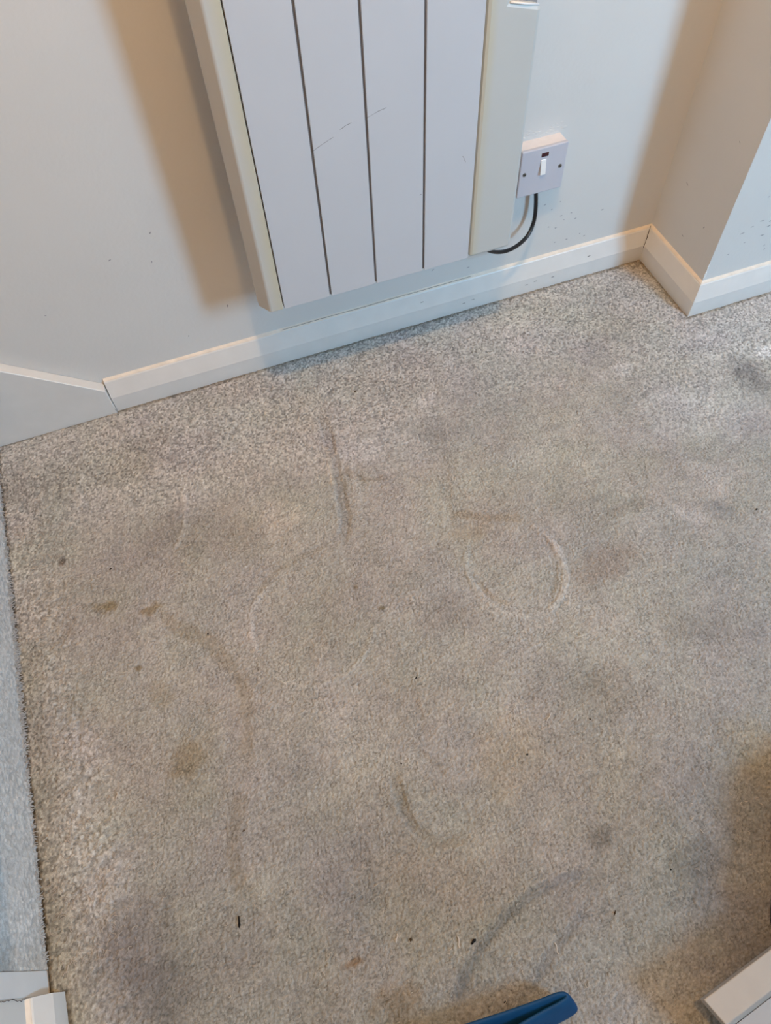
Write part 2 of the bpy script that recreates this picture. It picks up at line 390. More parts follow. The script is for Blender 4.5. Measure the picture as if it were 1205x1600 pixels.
    blot((-0.2261, 0.5914), .022, .010, 10, (.76,.66,.50), rag=.9, seed=4)
    blot((-0.3537, 0.7338), .0075, .0085, 0, (.42,.36,.33), rag=.5, seed=5)
    blot((-0.2636, 0.5007), .006, .005, 0, (.62,.52,.38), rag=.5, seed=6)
    blot((0.1203, 0.4615), .0055, .0045, 0, (.50,.42,.30), rag=.5, seed=7)
    blot((0.0928, 0.5105), .004, .004, 0, (.66,.56,.44), rag=.5, seed=8)
    blot((-0.3307, 0.1220), .075, .055, 30, (.74,.74,.76), rag=.8, seed=9)
    blot((-0.3282, 0.0676), .07, .05, 0, (.80,.79,.80), rag=.8, seed=10)
    blot((0.9353, 0.6565), .035, .050, 0, (.66,.66,.68), rag=.6, seed=11)
    blot((0.9992, 0.7015), .030, .016, 0, (1.35,1.38,1.45), rag=.6, dh=.001, seed=12)
    blot((0.7187, 0.7662), .022, .018, 0, (1.30,1.31,1.36), rag=.5, dh=.001, seed=13)
    blot((0.6724, 0.7620), .026, .014, 0, (1.15,1.15,1.18), rag=.7, seed=14)
    blot((0.6936, 0.8342), .050, .035, 0, (.84,.85,.88), rag=.7, seed=15)
    blot((0.3372, 0.8277), .026, .022, 30, (1.22,1.24,1.30), rag=.6, seed=16)
    blot((0.1957, 0.7631), .050, .030, 0, (1.16,1.17,1.19), rag=.7, seed=17)
    blot((0.0172, 0.6868), .045, .035, 0, (1.14,1.10,1.09), rag=.6, seed=18)
    blot((0.0478, 0.7534), .06, .03, 0, (.90,.90,.90), rag=.7, seed=19)
    blot((0.3387, 0.7456), .05, .04, 0, (.87,.86,.86), rag=.7, seed=20)
    blot((0.5800, 0.4885), .045, .012, 5, (.84,.82,.80), rag=.7, dh=-.001, seed=21)
    blot((0.7110, 0.4306), .040, .020, -20, (.78,.79,.82), rag=.8, seed=22)
    blot((0.7354, 0.4912), .028, .040, 0, (1.18,1.18,1.20), rag=.7, seed=23)
    blot((0.6694, 0.4332), .030, .014, -30, (1.15,1.16,1.20), rag=.7, seed=24)
    blot((0.4784, 0.4031), .060, .030, 0, (.87,.81,.78), rag=.8, seed=25)
    blot((0.3300, 0.2488), .075, .045, -10, (.84,.83,.84), rag=.8, seed=26)
    blot((0.3957, 0.2137), .035, .04, 0, (.84,.82,.80), rag=.8, seed=27)
    blot((0.3928, -0.0189), .045, .035, 0, (.74,.74,.75), rag=.8, seed=28)
    blot((0.2814, 0.0437), .016, .012, 0, (.72,.71,.70), rag=.6, seed=29)
    blot((0.4743, 0.0229), .08, .10, 0, (.86,.87,.88), rag=.8, seed=30)
    blot((0.3908, -0.1150), .06, .09, 20, (.72,.72,.76), rag=.7, seed=31)  # shade on the carpet beside the navy bag, painted as a patch
    blot((0.5639, 0.2576), .05, .035, 0, (.85,.85,.86), rag=.8, seed=32)
    blot((0.2138, 0.4141), .07, .035, 0, (.88,.86,.84), rag=.8, seed=33)
    blot((0.2072, 0.1859), .05, .06, 0, (1.04,1.0,.94), rag=.8, seed=34)
    blot((0.2318, 0.0953), .16, .13, 0, (1.0,.97,.93), rag=.7, seed=35)
    blot((-0.0360, 0.0944), .06, .05, 0, (.88,.89,.91), rag=.8, seed=36)
    blot((0.0473, 0.0560), .10, .07, 0, (1.02,.98,.93), rag=.8, seed=37)
    blot((0.5331, 0.0643), .03, .06, 0, (.98,.92,.82), rag=.8, seed=38)
    blot((0.2706, -0.1624), .06, .03, 0, (.98,.92,.82), rag=.8, seed=39)
    blot((0.3119, 0.5384), .035, .016, 0, (1.0,.95,.88), rag=.8, seed=40)
    blot((-0.0778, 0.0228), .012, .006, 0, (.78,.60,.46), rag=.8, seed=41)
    blot((-0.0344, -0.0318), .03, .02, 0, (.92,.80,.68), rag=.8, seed=42)
    blot((-0.1978, 0.8949), .10, .05, 10, (.84,.83,.83), rag=.8, seed=43)
    blot((-0.3759, 0.9045), .09, .06, 0, (.84,.83,.82), rag=.8, seed=44)
    blot((-0.1353, 0.7118), .10, .07, 0, (.90,.89,.88), rag=.8, seed=45)
    blot((0.5264, 0.6558), .12, .07, 0, (1.12,1.13,1.13), rag=.8, seed=46)
    blot((0.8015, 0.6100), .12, .06, 0, (1.12,1.13,1.15), rag=.8, seed=47)
    blot((-0.2249, 0.0945), .05, .06, 0, (.95,.94,.93), rag=.8, seed=48)
    # dirt and scuffed-up pile along the foot of the stairs
    band = (1-sst(.0, .055+.02*vnoise(Y, Y*0, .05, 7), X+.4405))*sst(.02, .10, 1.03-Y)*(1-sst(.3, .85, Y))
    rag = fbm(X, Y, .012, 101, 3)
    col *= (1-.32*band*(.4+rag))[..., None]*np.stack([1+0*band, 1-.06*band, 1-.20*band], -1)
    scuff = np.exp(-((X+.365-.02*vnoise(Y, Y*0, .07, 8)+.03*Y)/.035)**2)*(1-sst(.6, .85, Y))*sst(.42, .62, fbm(X, Y, .010, 111, 3))
    col *= (1+.14*scuff)[..., None]; h += scuff*.0022
    # darker grey-brown rim along the skirting, riser and inner corner
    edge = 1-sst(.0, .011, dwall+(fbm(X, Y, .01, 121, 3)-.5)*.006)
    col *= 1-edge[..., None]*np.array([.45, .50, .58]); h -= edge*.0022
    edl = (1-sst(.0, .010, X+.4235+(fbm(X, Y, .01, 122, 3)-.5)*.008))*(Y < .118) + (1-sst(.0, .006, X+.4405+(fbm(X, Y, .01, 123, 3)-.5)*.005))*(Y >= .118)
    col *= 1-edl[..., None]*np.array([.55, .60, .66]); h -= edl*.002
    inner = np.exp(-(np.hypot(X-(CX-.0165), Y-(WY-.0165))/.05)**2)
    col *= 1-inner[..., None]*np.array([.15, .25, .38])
    col = np.clip(col, .01, .85)
    h = h - np.percentile(h, 60)
    keep = ~((X > CX-.013) & (Y > CY-.013)) & ~((X < LX+.004) & (Y < .117))
    return X, Y, h, col, keep
def masked_grid(name, co, col, keep):
    nx, ny = keep.shape; idx = -np.ones(nx*ny, np.int64); k = keep.ravel(); idx[k] = np.arange(k.sum())
    i = np.arange(nx*ny).reshape(nx, ny)
    q = np.stack([i[:-1, :-1], i[1:, :-1], i[1:, 1:], i[:-1, 1:]], -1).reshape(-1, 4)
    q = idx[q]; q = q[(q >= 0).all(1)]
    me = bpy.data.meshes.new(name); nv = int(k.sum()); me.vertices.add(nv)
    me.vertices.foreach_set('co', co.reshape(-1, 3)[k].astype(np.float32).ravel())
    nf = len(q); me.loops.add(nf*4); me.loops.foreach_set('vertex_index', q.ravel().astype(np.int32))
    me.polygons.add(nf); me.polygons.foreach_set('loop_start', np.arange(0, nf*4, 4, dtype=np.int32))
    me.polygons.foreach_set('loop_total', np.full(nf, 4, dtype=np.int32))
    me.update(calc_edges=True); me.polygons.foreach_set('use_smooth', np.ones(nf, dtype=bool))
    a = me.color_attributes.new('tint', 'FLOAT_COLOR', 'POINT')
    c4 = np.ones((nv, 4), np.float32); c4[:, :3] = col.reshape(-1, 3)[k]; a.data.foreach_set('color', c4.ravel()); me.update()
    return me
M_carpet = carpet_mat('carpet_taupe')
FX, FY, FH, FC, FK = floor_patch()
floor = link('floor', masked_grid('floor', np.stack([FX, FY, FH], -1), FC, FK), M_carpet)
tag(floor, 'worn grey-beige carpet with rings and stains', kind='structure')
def fz(x, y):
    i = int(round((x-FX[0, 0])/RES)); j = int(round((y-FY[0, 0])/RES))
    return float(FH[min(max(i, 0), FH.shape[0]-1), min(max(j, 0), FH.shape[1]-1)])
M_carpet_plain = carpet_mat('carpet_plain', False, (.36, .32, .28))
bm = bmesh.new()
for a in ((-2.3, -.4405, .12, WY), (1.32, 2.02, -.42, CY), (LX, 2.02, -2.5, -.42)):
    vs = [bm.verts.new((x, y, 0)) for x, y in ((a[0], a[2]), (a[1], a[2]), (a[1], a[3]), (a[0], a[3]))]; bm.faces.new(vs)
box(bm, -2.4, 2.14, -2.6, WY+.1, -.06, -.02)
tag(obj('floor', bm, M_carpet_plain), kind='structure')

# ------------------------------------------------------------------ stairs going up on the left
NS = 3; RISE = .19; GO = .235; X0 = -.4415; SY0, SY1 = .1475, 1.024
stairs = empty('staircase', (X0, .58, 0))
tag(stairs, 'carpeted stairs rising at the left edge, pale clean riser carpet between white boards', 'stairs')
def local(o): o.location = (-stairs.location.x, -stairs.location.y, 0); return o
prof = []
for k in range(NS):
    bx0 = X0-k*GO; z0 = k*RISE
    ns = 90 if k == 0 else 45
    for i in range(ns): prof.append((bx0, z0+(RISE-.030)*i/ns))
    for i in range(12):           # rounded nosing
        a = -math.pi/2+math.pi*i/11
        prof.append((bx0+.006+.016*math.cos(a), z0+RISE-.016+.016*math.sin(a)))
    nt = 60 if k == 0 else 40
    for i in range(1, nt): prof.append((bx0-(GO)*i/nt, z0+RISE))
prof = np.array(prof)
sy = np.arange(SY0, SY1+.001, .0017)
T = np.gradient(prof, axis=0); T /= np.linalg.norm(T, axis=1, keepdims=True)+1e-9; Nn = np.stack([T[:, 1], -T[:, 0]], 1)
arc = np.concatenate([[0], np.cumsum(np.linalg.norm(np.diff(prof, axis=0), axis=1))])
A, B = np.meshgrid(arc, sy, indexing='ij')
f1, f2, rid = worley(A, B, .0042, 77)
hh = (1-f1**2)*.0024 + rid*.0018 + (fbm(A, B, .04, 78)-.5)*.003
hh -= .0038
hh += (1-sst(0, .012, A))*(.0005+.003*(fbm(A*0, B, .006, 79, 3)-.35))
cc = np.array([.53, .535, .535])*(1+(rid-.5)*.42+(fbm(A, B, .05, 80)-.5)*.30+(fbm(A, B, .012, 84)-.5)*.2)[..., None]
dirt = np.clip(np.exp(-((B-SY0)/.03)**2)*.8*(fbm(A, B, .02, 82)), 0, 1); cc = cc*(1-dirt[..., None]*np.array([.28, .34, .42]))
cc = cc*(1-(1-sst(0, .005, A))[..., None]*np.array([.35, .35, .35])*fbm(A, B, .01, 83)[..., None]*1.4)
co = np.stack([prof[:, 0][:, None]+Nn[:, 0][:, None]*hh, B, prof[:, 1][:, None]+Nn[:, 1][:, None]*hh], -1)
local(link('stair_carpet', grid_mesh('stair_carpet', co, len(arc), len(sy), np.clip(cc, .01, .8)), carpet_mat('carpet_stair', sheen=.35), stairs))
# wooden steps under the carpet
bm = bmesh.new()
for k in range(NS):
    box(bm, X0-NS*GO, X0-.006-k*GO, SY0, SY1, k*RISE if k else .001, (k+1)*RISE-.006)
local(obj('step_core', bm, M_tablewhite, stairs))
# frayed pale fibres along the foot of the riser
bm = bmesh.new()
for i in range(1500):
    y = random.uniform(SY0+.004, SY1-.01)
    wgt = math.exp(-((y-.62)/.20)**2)
    if random.random() > .35+.65*wgt: continue
    L = random.uniform(.003, .007)*(1+.6*wgt); z = random.uniform(.001, .009); a = random.uniform(-1.0, 1.0)
    p0 = Vector((X0-.001, y, z)); d = Vector((math.cos(a)*.8, math.sin(a), random.uniform(-.5, .1))); d.normalize()
    p1 = p0+d*L*.55+Vector((0, 0, .0004)); p2 = p0+d*L; p2.z = max(p2.z-.001, .0004)
    tube(bm, [p0, p1, p2], .00042, 4)
fr = local(obj('carpet_fringe', bm, mat('fringe_fibre', (.50, .50, .50), .9, .1, noise=.1), stairs)); fr['kind'] = 'stuff'; fr['label'] = 'frayed pale carpet fibres at the foot of the riser'
# sloping string board on the far wall
def string_board(name, y0, y1, xs, base_h, slope, foot_cut):
    pts = [(xs, -.003), (xs-foot_cut, base_h)] + [(xs-foot_cut-d, base_h+slope*d) for d in (.3, .6, .9)] + [(xs-foot_cut-.9, -.003)]
    bm = bmesh.new(); a = [bm.verts.new((x, y0, z)) for x, z in pts]; b = [bm.verts.new((x, y1, z)) for x, z in pts]
    bm.faces.new(a); bm.faces.new(list(reversed(b)))
    for i in range(len(pts)): bm.faces.new((a[i], b[i], b[(i+1) % len(pts)], a[(i+1) % len(pts)]))
    return local(obj(name, bm, M_trim, stairs, bevel=.0018, seg=3))
string_board('string_board', 1.0240, WY-.0002, -.2142, .0600, .80, .0015)
def riseboard():
    pts = [(-.4412, .0), (-.4412, .23)] + [(-.4412-d, .23+.80*d) for d in (.3, .6)] + [(-1.04, 0)]
    bm = bmesh.new(); a = [bm.verts.new((x, .1185, z)) for x, z in pts]; b = [bm.verts.new((x, .1470, z)) for x, z in pts]
    bm.faces.new(a); bm.faces.new(list(reversed(b)))
    for i in range(len(pts)): bm.faces.new((a[i], b[i], b[(i+1) % len(pts)], a[(i+1) % len(pts)]))
    return local(obj('string_board', bm, gloss_trim('near_string_gloss', (.72, .73, .74)), stairs, bevel=.0015, seg=3))
riseboard()
# paint cracks
ck = [(-.2275, WY-.0015, .0650)]
for d in (.03, .07, .10, .14, .2, .3): ck.append((-.2275-d, WY-.0015, .0655+.80*d*1.02+random.uniform(-.002, .002)))
local(jag_line('paint_crack', ck, .0011, M_crack, stairs, .0009))
local(jag_line('paint_crack', [(-.2138, 1.0232, .0010), (-.2200, 1.0262, .030), (-.2245, 1.035, .060)], .0010, M_crack, stairs, .0003))
local(jag_line('paint_crack', [(LX+.0015, .1165, .070), (LX+.0015, .1150, .085), (LX+.0015, .1172, .10), (LX+.0015, .1168, .13), (LX+.0015, .1175, .2)], .0009, M_crack, stairs, .0008, nrm=(1, 0, 0)))
# hairline crack above the skirting under the heater
bb = bpy.data.objects['baseboard_back']
jag_line('paint_crack', [(.13, WY-.0052, .0715), (.2, WY-.0052, .0722), (.28, WY-.0052, .0712), (.37, WY-.0052, .0720), (.46, WY-.0052, .0716), (.52, WY-.0052, .0720)], .0006, M_crack, bb, .0004)
for x, z, a in ((.41, .049, 0), (.50, .018, .3), (.52, .021, .3), (.70, .020, 1), (.66, .022, .2), (.64, .019, .2), (.78, .045, .2)):
    jag_line('scuff_mark', [(x, WY-.0172 if z < .034 else WY-.0135, z), (x+.006, WY-.0172 if z < .034 else WY-.0135, z+.0006)], .0012, M_crack, bb, .0002)
for q in ((CX-.0180, WY-.018, .03, CX-.0062, WY-.0062, .072),):
    jag_line('corner_grime', [(q[0], q[1], q[2]), ((q[0]+q[3])/2, (q[1]+q[4])/2, (q[2]+q[5])/2), (q[3], q[4], q[5])], .0013, M_crack, bb, .0006, nrm=(-.7, -.7, 0))
def scuffs(parent, fn, spots, label):
    bm = bmesh.new()
    for (u, v, L, a) in spots:
        prev = None
        for k in range(5):
            t = k/4-.5; wd = .0009*(1-abs(t)*1.6)+.0002; du = math.cos(a)*L*t; dv = math.sin(a)*L*t+random.uniform(-.0003, .0003)
            q = [bm.verts.new(fn(u+du-math.sin(a)*s_*wd, v+dv+math.cos(a)*s_*wd, .0003)) for s_ in (-1, 1)]
            if prev: bm.faces.new((prev[0], q[0], q[1], prev[1]))
            prev = q
    o = obj('scuff_marks', bm, mat('scuff_grey', (.34, .34, .36), .8, .2, noise=.4, nscale=300), parent); o['kind'] = 'stuff'; o['label'] = label
sp = [(random.uniform(.965, 1.14), random.uniform(.10, .27), random.uniform(.003, .010), random.uniform(-.2, .7)) for _ in range(34)]
scuffs(bpy.data.objects['wall_chimney'], lambda u, v, e: (u, CY-e, v), sp, 'small grey scuffs on the wall')
sp = [(random.uniform(.66, .80), random.uniform(.085, .19), random.uniform(.002, .006), random.uniform(-.3, .7)) for _ in range(14)] + [(random.uniform(-.33, 0), random.uniform(.09, .45), random.uniform(.002, .006), random.uniform(0, 1.6)) for _ in range(5)] + [(.44, .110, .006, .6), (.515, .092, .006, .2), (.0430, .158, .006, 1.2)]
scuffs(bpy.data.objects['wall_back'], lambda u, v, e: (u, WY-e, v), sp, 'small grey scuffs on the wall')
sp = [(.905, .16, .006, -1), (.985, .20, .008, .5), (.90, .33, .004, .5), (.95, .11, .006, .3)]
scuffs(bpy.data.objects['wall_chimney'], lambda u, v, e: (CX-e, u, v), [(x-.0, z, L, a) for x, z, L, a in sp], 'small grey scuffs on the wall')
# chipped paint on the wall corner
bm = bmesh.new()
for i in range(26):
    z = .075+abs(random.gauss(0, .018)); s = random.uniform(.0008, .0024)
    c = Vector((CX+random.uniform(-.0002, .002), CY-.0002, z))
    bmesh.ops.create_icosphere(bm, subdivisions=1, radius=s, matrix=Matrix.Translation(c) @ Matrix.Diagonal((1, .35, 1.3, 1)))
cm = obj('chipped_plaster', bm, mat('plaster_chip', (.78, .77, .74), .8, .2, noise=.15, nscale=300), bpy.data.objects['wall_chimney']); cm['kind'] = 'stuff'

# ------------------------------------------------------------------ wall heater
HX0, HX1, HZ0, HZ1, HF = .0885, .5265, .2350, .86, .9150
heater = empty('wall_heater', (HX0, HF, HZ0))
tag(heater, 'white slab wall heater with three vertical grooves hung above the skirting board', 'heater')
def hl(o):
    o.location = -heater.location; return o
def rounded_slab(x0, x1, y0, y1, z0, z1, r, sides):
    """vertical extrusion of a plan outline with the front corners named in sides rounded"""
    pts = []
    if 'l' in sides: pts += [(x0+r-r*math.cos(a), y0+r*1.0-r*math.sin(a)) for a in [i*math.pi/2/8 for i in range(9)]]
    elif 'p' in sides: pts += [(x0-.0005, y1), (x0-.0005, y0+.0220), (x0+.0002, y0+.0205), (x0+.0122, y0+.0018), (x0+.0135, y0+.0005), (x0+.0160, y0)]
    else: pts += [(x0, y0)]
    if 'r' in sides: pts += [(x1-r+r*math.sin(a), y0+r-r*math.cos(a)) for a in [i*math.pi/2/8 for i in range(9)]]
    else: pts += [(x1, y0)]
    pts += [(x1, y1)] + ([] if 'p' in sides else [(x0, y1)])
    bm = bmesh.new(); a = [bm.verts.new((x, y, z0)) for x, y in pts]; b = [bm.verts.new((x, y, z1)) for x, y in pts]
    bm.faces.new(a); bm.faces.new(list(reversed(b)))
    for i in range(len(pts)): bm.faces.new((a[i], a[(i+1) % len(pts)], b[(i+1) % len(pts)], b[i]))
    return bm
def slabobj(name, bm, m, hxs, parent, bev=.0015):
    # object origin at its own left lower corner so that object coordinates run from there
    bmesh.ops.translate(bm, verts=bm.verts, vec=-Vector(hxs))
    o = obj(name, bm, m, parent, bevel=bev, seg=2); o.location = Vector(hxs)-heater.location; return o
slabobj('left_frame', rounded_slab(HX0, .1235, HF-.001, HF+.034, HZ0-.001, HZ1, .014, 'p'), M_frameL, (HX0, HF, HZ0), heater)
t = [(.4500, HZ0), (HX1, HZ0), (HX1, .6045), (.4815, .6165), (.4815, HZ1), (.4500, HZ1)]
bm = bmesh.new(); a = [bm.verts.new((x, HF-.003, z)) for x, z in t]; b = [bm.verts.new((x, HF+.034, z)) for x, z in t]
bm.faces.new(a); bm.faces.new(list(reversed(b)))
for i in range(6): bm.faces.new((a[i], b[i], b[(i+1) % 6], a[(i+1) % 6]))
slabobj('control_cover', bm, aged('control_cover_plastic', (.54, .55, .535), (.56, .50, .33), .004, .020), (.4500, HF, HZ0), heater, .0055)
slabobj('control_lid', rounded_slab(.4825, HX1, HF-.003, HF+.034, .642, HZ1, .012, 'r'), M_frameL2, (.4825, HF, .642), heater, .003)
hl(obj('outlet_slot', bx(.4810, HX1-.003, HF+.006, HF+.0335, .590, .66), M_grey, heater))
bm = bmesh.new(); tube(bm, [Vector((.4815, HF-.0015, .6160)), Vector((.503, HF-.0018, .6105)), Vector((.5235, HF+.001, .6048))], .0020, 8, .0016)
hl(obj('lid_lip', bm, M_rocker, heater, smooth=True))
# front panel: four boards with square grooves between
gx_ = [.2040, .2830, .3670]
bm = bmesh.new(); e = [.1250] + gx_ + [.4480]
for i in range(4):
    a = e[i]+(.0018 if i else 0); b = e[i+1]-(.0018 if i < 3 else 0)
    t = bmesh.new(); box(t, a, b, HF-.0022, HF+.010, HZ0, HZ1)
    me = bpy.data.meshes.new('t'); t.to_mesh(me); t.free(); bm.from_mesh(me)
fp = hl(obj('front_panel', bm, M_panel, heater, bevel=.0007, seg=2))
bm = bmesh.new()
for g in gx_: box(bm, g-.0020, g+.0020, HF+.0008, HF+.004, HZ0+.002, HZ1-.002)
g_ = obj('groove', bm, M_groove, fp)
hl(obj('back_box', bx(.1000, .5150, HF+.010, HF+.0338, HZ0+.0012, HZ1-.002), M_side, heater))
hl(obj('rear_cover', bx(.112, .505, HF+.0338, HF+.060, HZ0+.012, HZ1-.012), M_side, heater, bevel=.003))
for xx in (.17, .44): hl(obj('wall_bracket', bx(xx, xx+.03, HF+.060, WY, .30, .80), M_side, heater))
for (x0, z0, x1, z1) in ((.205, .487, .235, .499), (.245, .507, .262, .513), (.283, .514, .312, .522), (.4325, .413, .4275, .424), (.36, .378, .364, .379)):
    P0 = Vector((x0, HF-.0023, z0)); P1 = Vector((x1, HF-.0023, z1))
    hl(jag_line('scratch', [P0, P0.lerp(P1, .5)+Vector((0, 0, .0008)), P1], .0006, M_groove, heater, .0003))

# ------------------------------------------------------------------ fused switch
PY = 1.0150
sw = empty('wall_switch', (.6290, PY, .2870)); tag(sw, 'white square switch plate with dark neon and rocker beside the heater', 'switch')
def sl(o): o.location = -sw.location; return o
sx0, sx1, sz0, sz1 = .5852, .6728, .2435, .3303
sl(obj('back_box', bx(sx0+.001, sx1-.001, PY+.005, WY+.002, sz0+.001, sz1-.001), M_patt, sw, bevel=.0015))
sl(obj('plate', bx(sx0, sx1, PY-.001, PY+.0062, sz0, sz1), M_plate, sw, bevel=.0022, seg=3))
rk = bmesh.new()
pr = [(PY-.0005, .3085), (PY-.0018, .3085), (PY-.0062, .2825), (PY-.0005, .2805)]
a = [rk.verts.new((.6232, y, z)) for y, z in pr]; b = [rk.verts.new((.6330, y, z)) for y, z in pr]
rk.faces.new(a); rk.faces.new(list(reversed(b)))
for i in range(4): rk.faces.new((a[i], b[i], b[(i+1) % 4], a[(i+1) % 4]))
sl(obj('rocker', rk, M_rocker, sw, bevel=.0006))
sl(obj('neon_window', bx(.6228, .6362, PY-.0016, PY+.002, .3135, .3205), M_neon, sw, bevel=.0004))
for x, z in ((.5945, .2880), (.6625, .2880)):
    bm = bmesh.new(); bmesh.ops.create_cone(bm, cap_ends=True, segments=20, radius1=.0037, radius2=.0032, depth=.0016, matrix=Matrix.Translation((x, PY-.0011, z)) @ Matrix.Rotation(math.pi/2, 4, 'X'))
    s = sl(obj('screw', bm, M_screw, sw))
    bm = bx(x-.0026, x+.0026, PY-.0025, PY-.0017, z-.0004, z+.0004)
    bmesh.ops.rotate(bm, verts=bm.verts, cent=(x, PY, z), matrix=Matrix.Rotation(.6, 3, 'Y'))
    obj('screw_slot', bm, M_black, s)
# black cable from the switch to the heater
cp = [(0.6285, 1.032, 0.252), (0.633, 1.03, 0.2307), (0.6358, 1.027, 0.1988), (0.6324, 1.022, 0.1742), (0.6175, 1.012, 0.1574), (0.5912, 1.0, 0.1525), (0.5613, 0.988, 0.1583), (0.5314, 0.977, 0.1743), (0.5102, 0.968, 0.1951), (0.4982, 0.962, 0.2251)] #[(.6290, 1.0310, .252), (.6290, 1.0300, .240), (.6365, 1.0260, .205), (.6375, 1.0160, .178), (.6230, 1.0030, .160), (.5935, .9880, .151), (.5600, .9740, .150), (.5300, .9600, .162), (.5080, .9580, .185), (.5000, .9600, .222)]
bm = bmesh.new(); tube(bm, catmull(cp, 8), .0037, 12)
tag(obj('power_cable', bm, M_black, smooth=True), 'black power cable curving from the switch to under the heater', 'cable')
# ragged old filler around the switch
bm = bmesh.new()
for i in range(60):
    x = random.uniform(sx0-.004, sx1+.006); z = sz1+random.uniform(0, .018)
    bmesh.ops.create_icosphere(bm, subdivisions=1, radius=random.uniform(.001, .004), matrix=Matrix.Translation((x, WY, z)) @ Matrix.Diagonal((1.6, .16, .7, 1)))
fl = obj('wall_filler', bm, M_wall, bpy.data.objects['wall_back']); fl['kind'] = 'stuff'

# ------------------------------------------------------------------ painted shelf board, bottom right
TH = 0.06
c0 = Vector((0.2913, -0.1484)); ex = Vector((0.3912, -0.1325))-c0; ex.normalize(); ey = Vector((ex.y, -ex.x))
tb = empty('painted_shelf', (c0.x, c0.y, 0))
tag(tb, 'cream painted low shelf with a sunken pale panel, its corner at the bottom right', 'shelf')
def tl(u, v, z): return (c0.x+ex.x*u+ey.x*v, c0.y+ex.y*u+ey.y*v, z)
def tbox(bm, u0, u1, v0, v1, z0, z1):
    v = [bm.verts.new(tl(*p)) for p in ((u0,v0,z0),(u1,v0,z0),(u1,v1,z0),(u0,v1,z0),(u0,v0,z1),(u1,v0,z1),(u1,v1,z1),(u0,v1,z1))]
    for f in ((0,3,2,1),(4,5,6,7),(0,1,5,4),(1,2,6,5),(2,3,7,6),(3,0,4,7)): bm.faces.new([v[i] for i in f])
    return bm
def tp(o): o.location = -tb.location; return o
TW, TD, RW = .50, .30, 0.0301
def rail(v0, v1, cham):
    """flat rail, sloped down towards the sunken panel on one side"""
    pr = [(v0, TH-.015), (v0, TH), (v1, TH), (v1+cham, TH-.012), (v1+cham, TH-.015)]
    bm = bmesh.new(); sk = 0.173
    a = [bm.verts.new(tl((v-0)*sk, v, z)) for v, z in pr]; b = [bm.verts.new(tl(TW+(v-0)*sk, v, z)) for v, z in pr]
    bm.faces.new(a); bm.faces.new(list(reversed(b)))
    for i in range(5): bm.faces.new((a[i], b[i], b[(i+1) % 5], a[(i+1) % 5]))
    return bm
tp(obj('rail', rail(0, RW, .007), M_tablewhite, tb, bevel=.0012, seg=3))
tp(obj('rail', rail(TD, TD-RW, -.007), M_tablewhite, tb, bevel=.0012, seg=3))
tp(obj('panel', tbox(bmesh.new(), .006, TW-.006, RW+.0072, TD-RW-.0072, TH-.0148, TH-.0108), M_tablepanel, tb))
for u, v in ((.12, .10), (TW-.15, .10), (.12, TD-.13), (TW-.15, TD-.13)):
    tp(obj('foot', tbox(bmesh.new(), u, u+.03, v, v+.03, .0, TH-.0149), M_tablewhite, tb, bevel=.002))
# navy fabric bag, only its edge in view
na, nb_ = Vector((0.4133, -0.1363)), Vector((0.4461, -0.0938)); nd = (nb_-na).normalized(); na = na+nd*((-.008-(na-c0).dot(ey))/nd.dot(ey)); nr = ex
bm = bmesh.new()
def bagpt(s_, t_, z): return (na.x+nd.x*s_+nr.x*t_, na.y+nd.y*s_+nr.y*t_, z)
bsz = [bm.verts.new(bagpt(s_, t_, z)) for z in (.001, .055) for s_, t_ in ((0, 0), (.17, 0), (.17, .22), (0, .22))]
for f in ((0,3,2,1),(4,5,6,7),(0,1,5,4),(1,2,6,5),(2,3,7,6),(3,0,4,7)): bm.faces.new([bsz[i] for i in f])
bmesh.ops.subdivide_edges(bm, edges=bm.edges, cuts=5, use_grid_fill=True)
for v in bm.verts:
    if v.co.z > .01: v.co.z += .005*math.sin(v.co.x*55)*math.cos(v.co.y*48); v.co.x += .002*math.sin(v.co.y*80)
tag(obj('storage_bag', bm, M_navy, bevel=.004), 'navy fabric bag lying flat, a dark sliver at the right edge above the shelf corner', 'bag')

# ------------------------------------------------------------------ blue strap, bottom edge
pts = [Vector((-0.0716, -0.0795, 0.0200)), Vector((0.0515, -0.0919, 0.0200)), Vector((0.1150, -0.0970, 0.0200)), Vector((0.1476, -0.0988, 0.0200)), Vector((0.1559, -0.1038, 0.0200)), Vector((0.1466, -0.1071, 0.0200)), Vector((0.1107, -0.1093, 0.0200)), Vector((0.0242, -0.1171, 0.0200))]
Wv = Vector((0.0088, -0.0196, -.028))
bs = catmull(pts, 10); bm = bmesh.new(); rings = []
for i, p in enumerate(bs):
    t = (bs[min(i+1, len(bs)-1)]-bs[max(i-1, 0)]).normalized(); wu = Wv.normalized(); nn = wu.cross(t).normalized()
    rings.append([bm.verts.new(p+Wv*(.5*math.copysign(abs(math.cos(a))**.6, math.cos(a)))+nn*(math.copysign(abs(math.sin(a))**.8, math.sin(a))*.0035)) for a in [2*math.pi*k/20 for k in range(20)]])
for i in range(len(rings)-1):
    for k in range(20): bm.faces.new((rings[i][k], rings[i][(k+1) % 20], rings[i+1][(k+1) % 20], rings[i+1][k]))
bm.faces.new(rings[0]); bm.faces.new(list(reversed(rings[-1])))
tag(obj('folded_strap', bm, M_blue, smooth=True), 'blue strap folded into a loop, standing on the carpet at the bottom edge', 'strap')

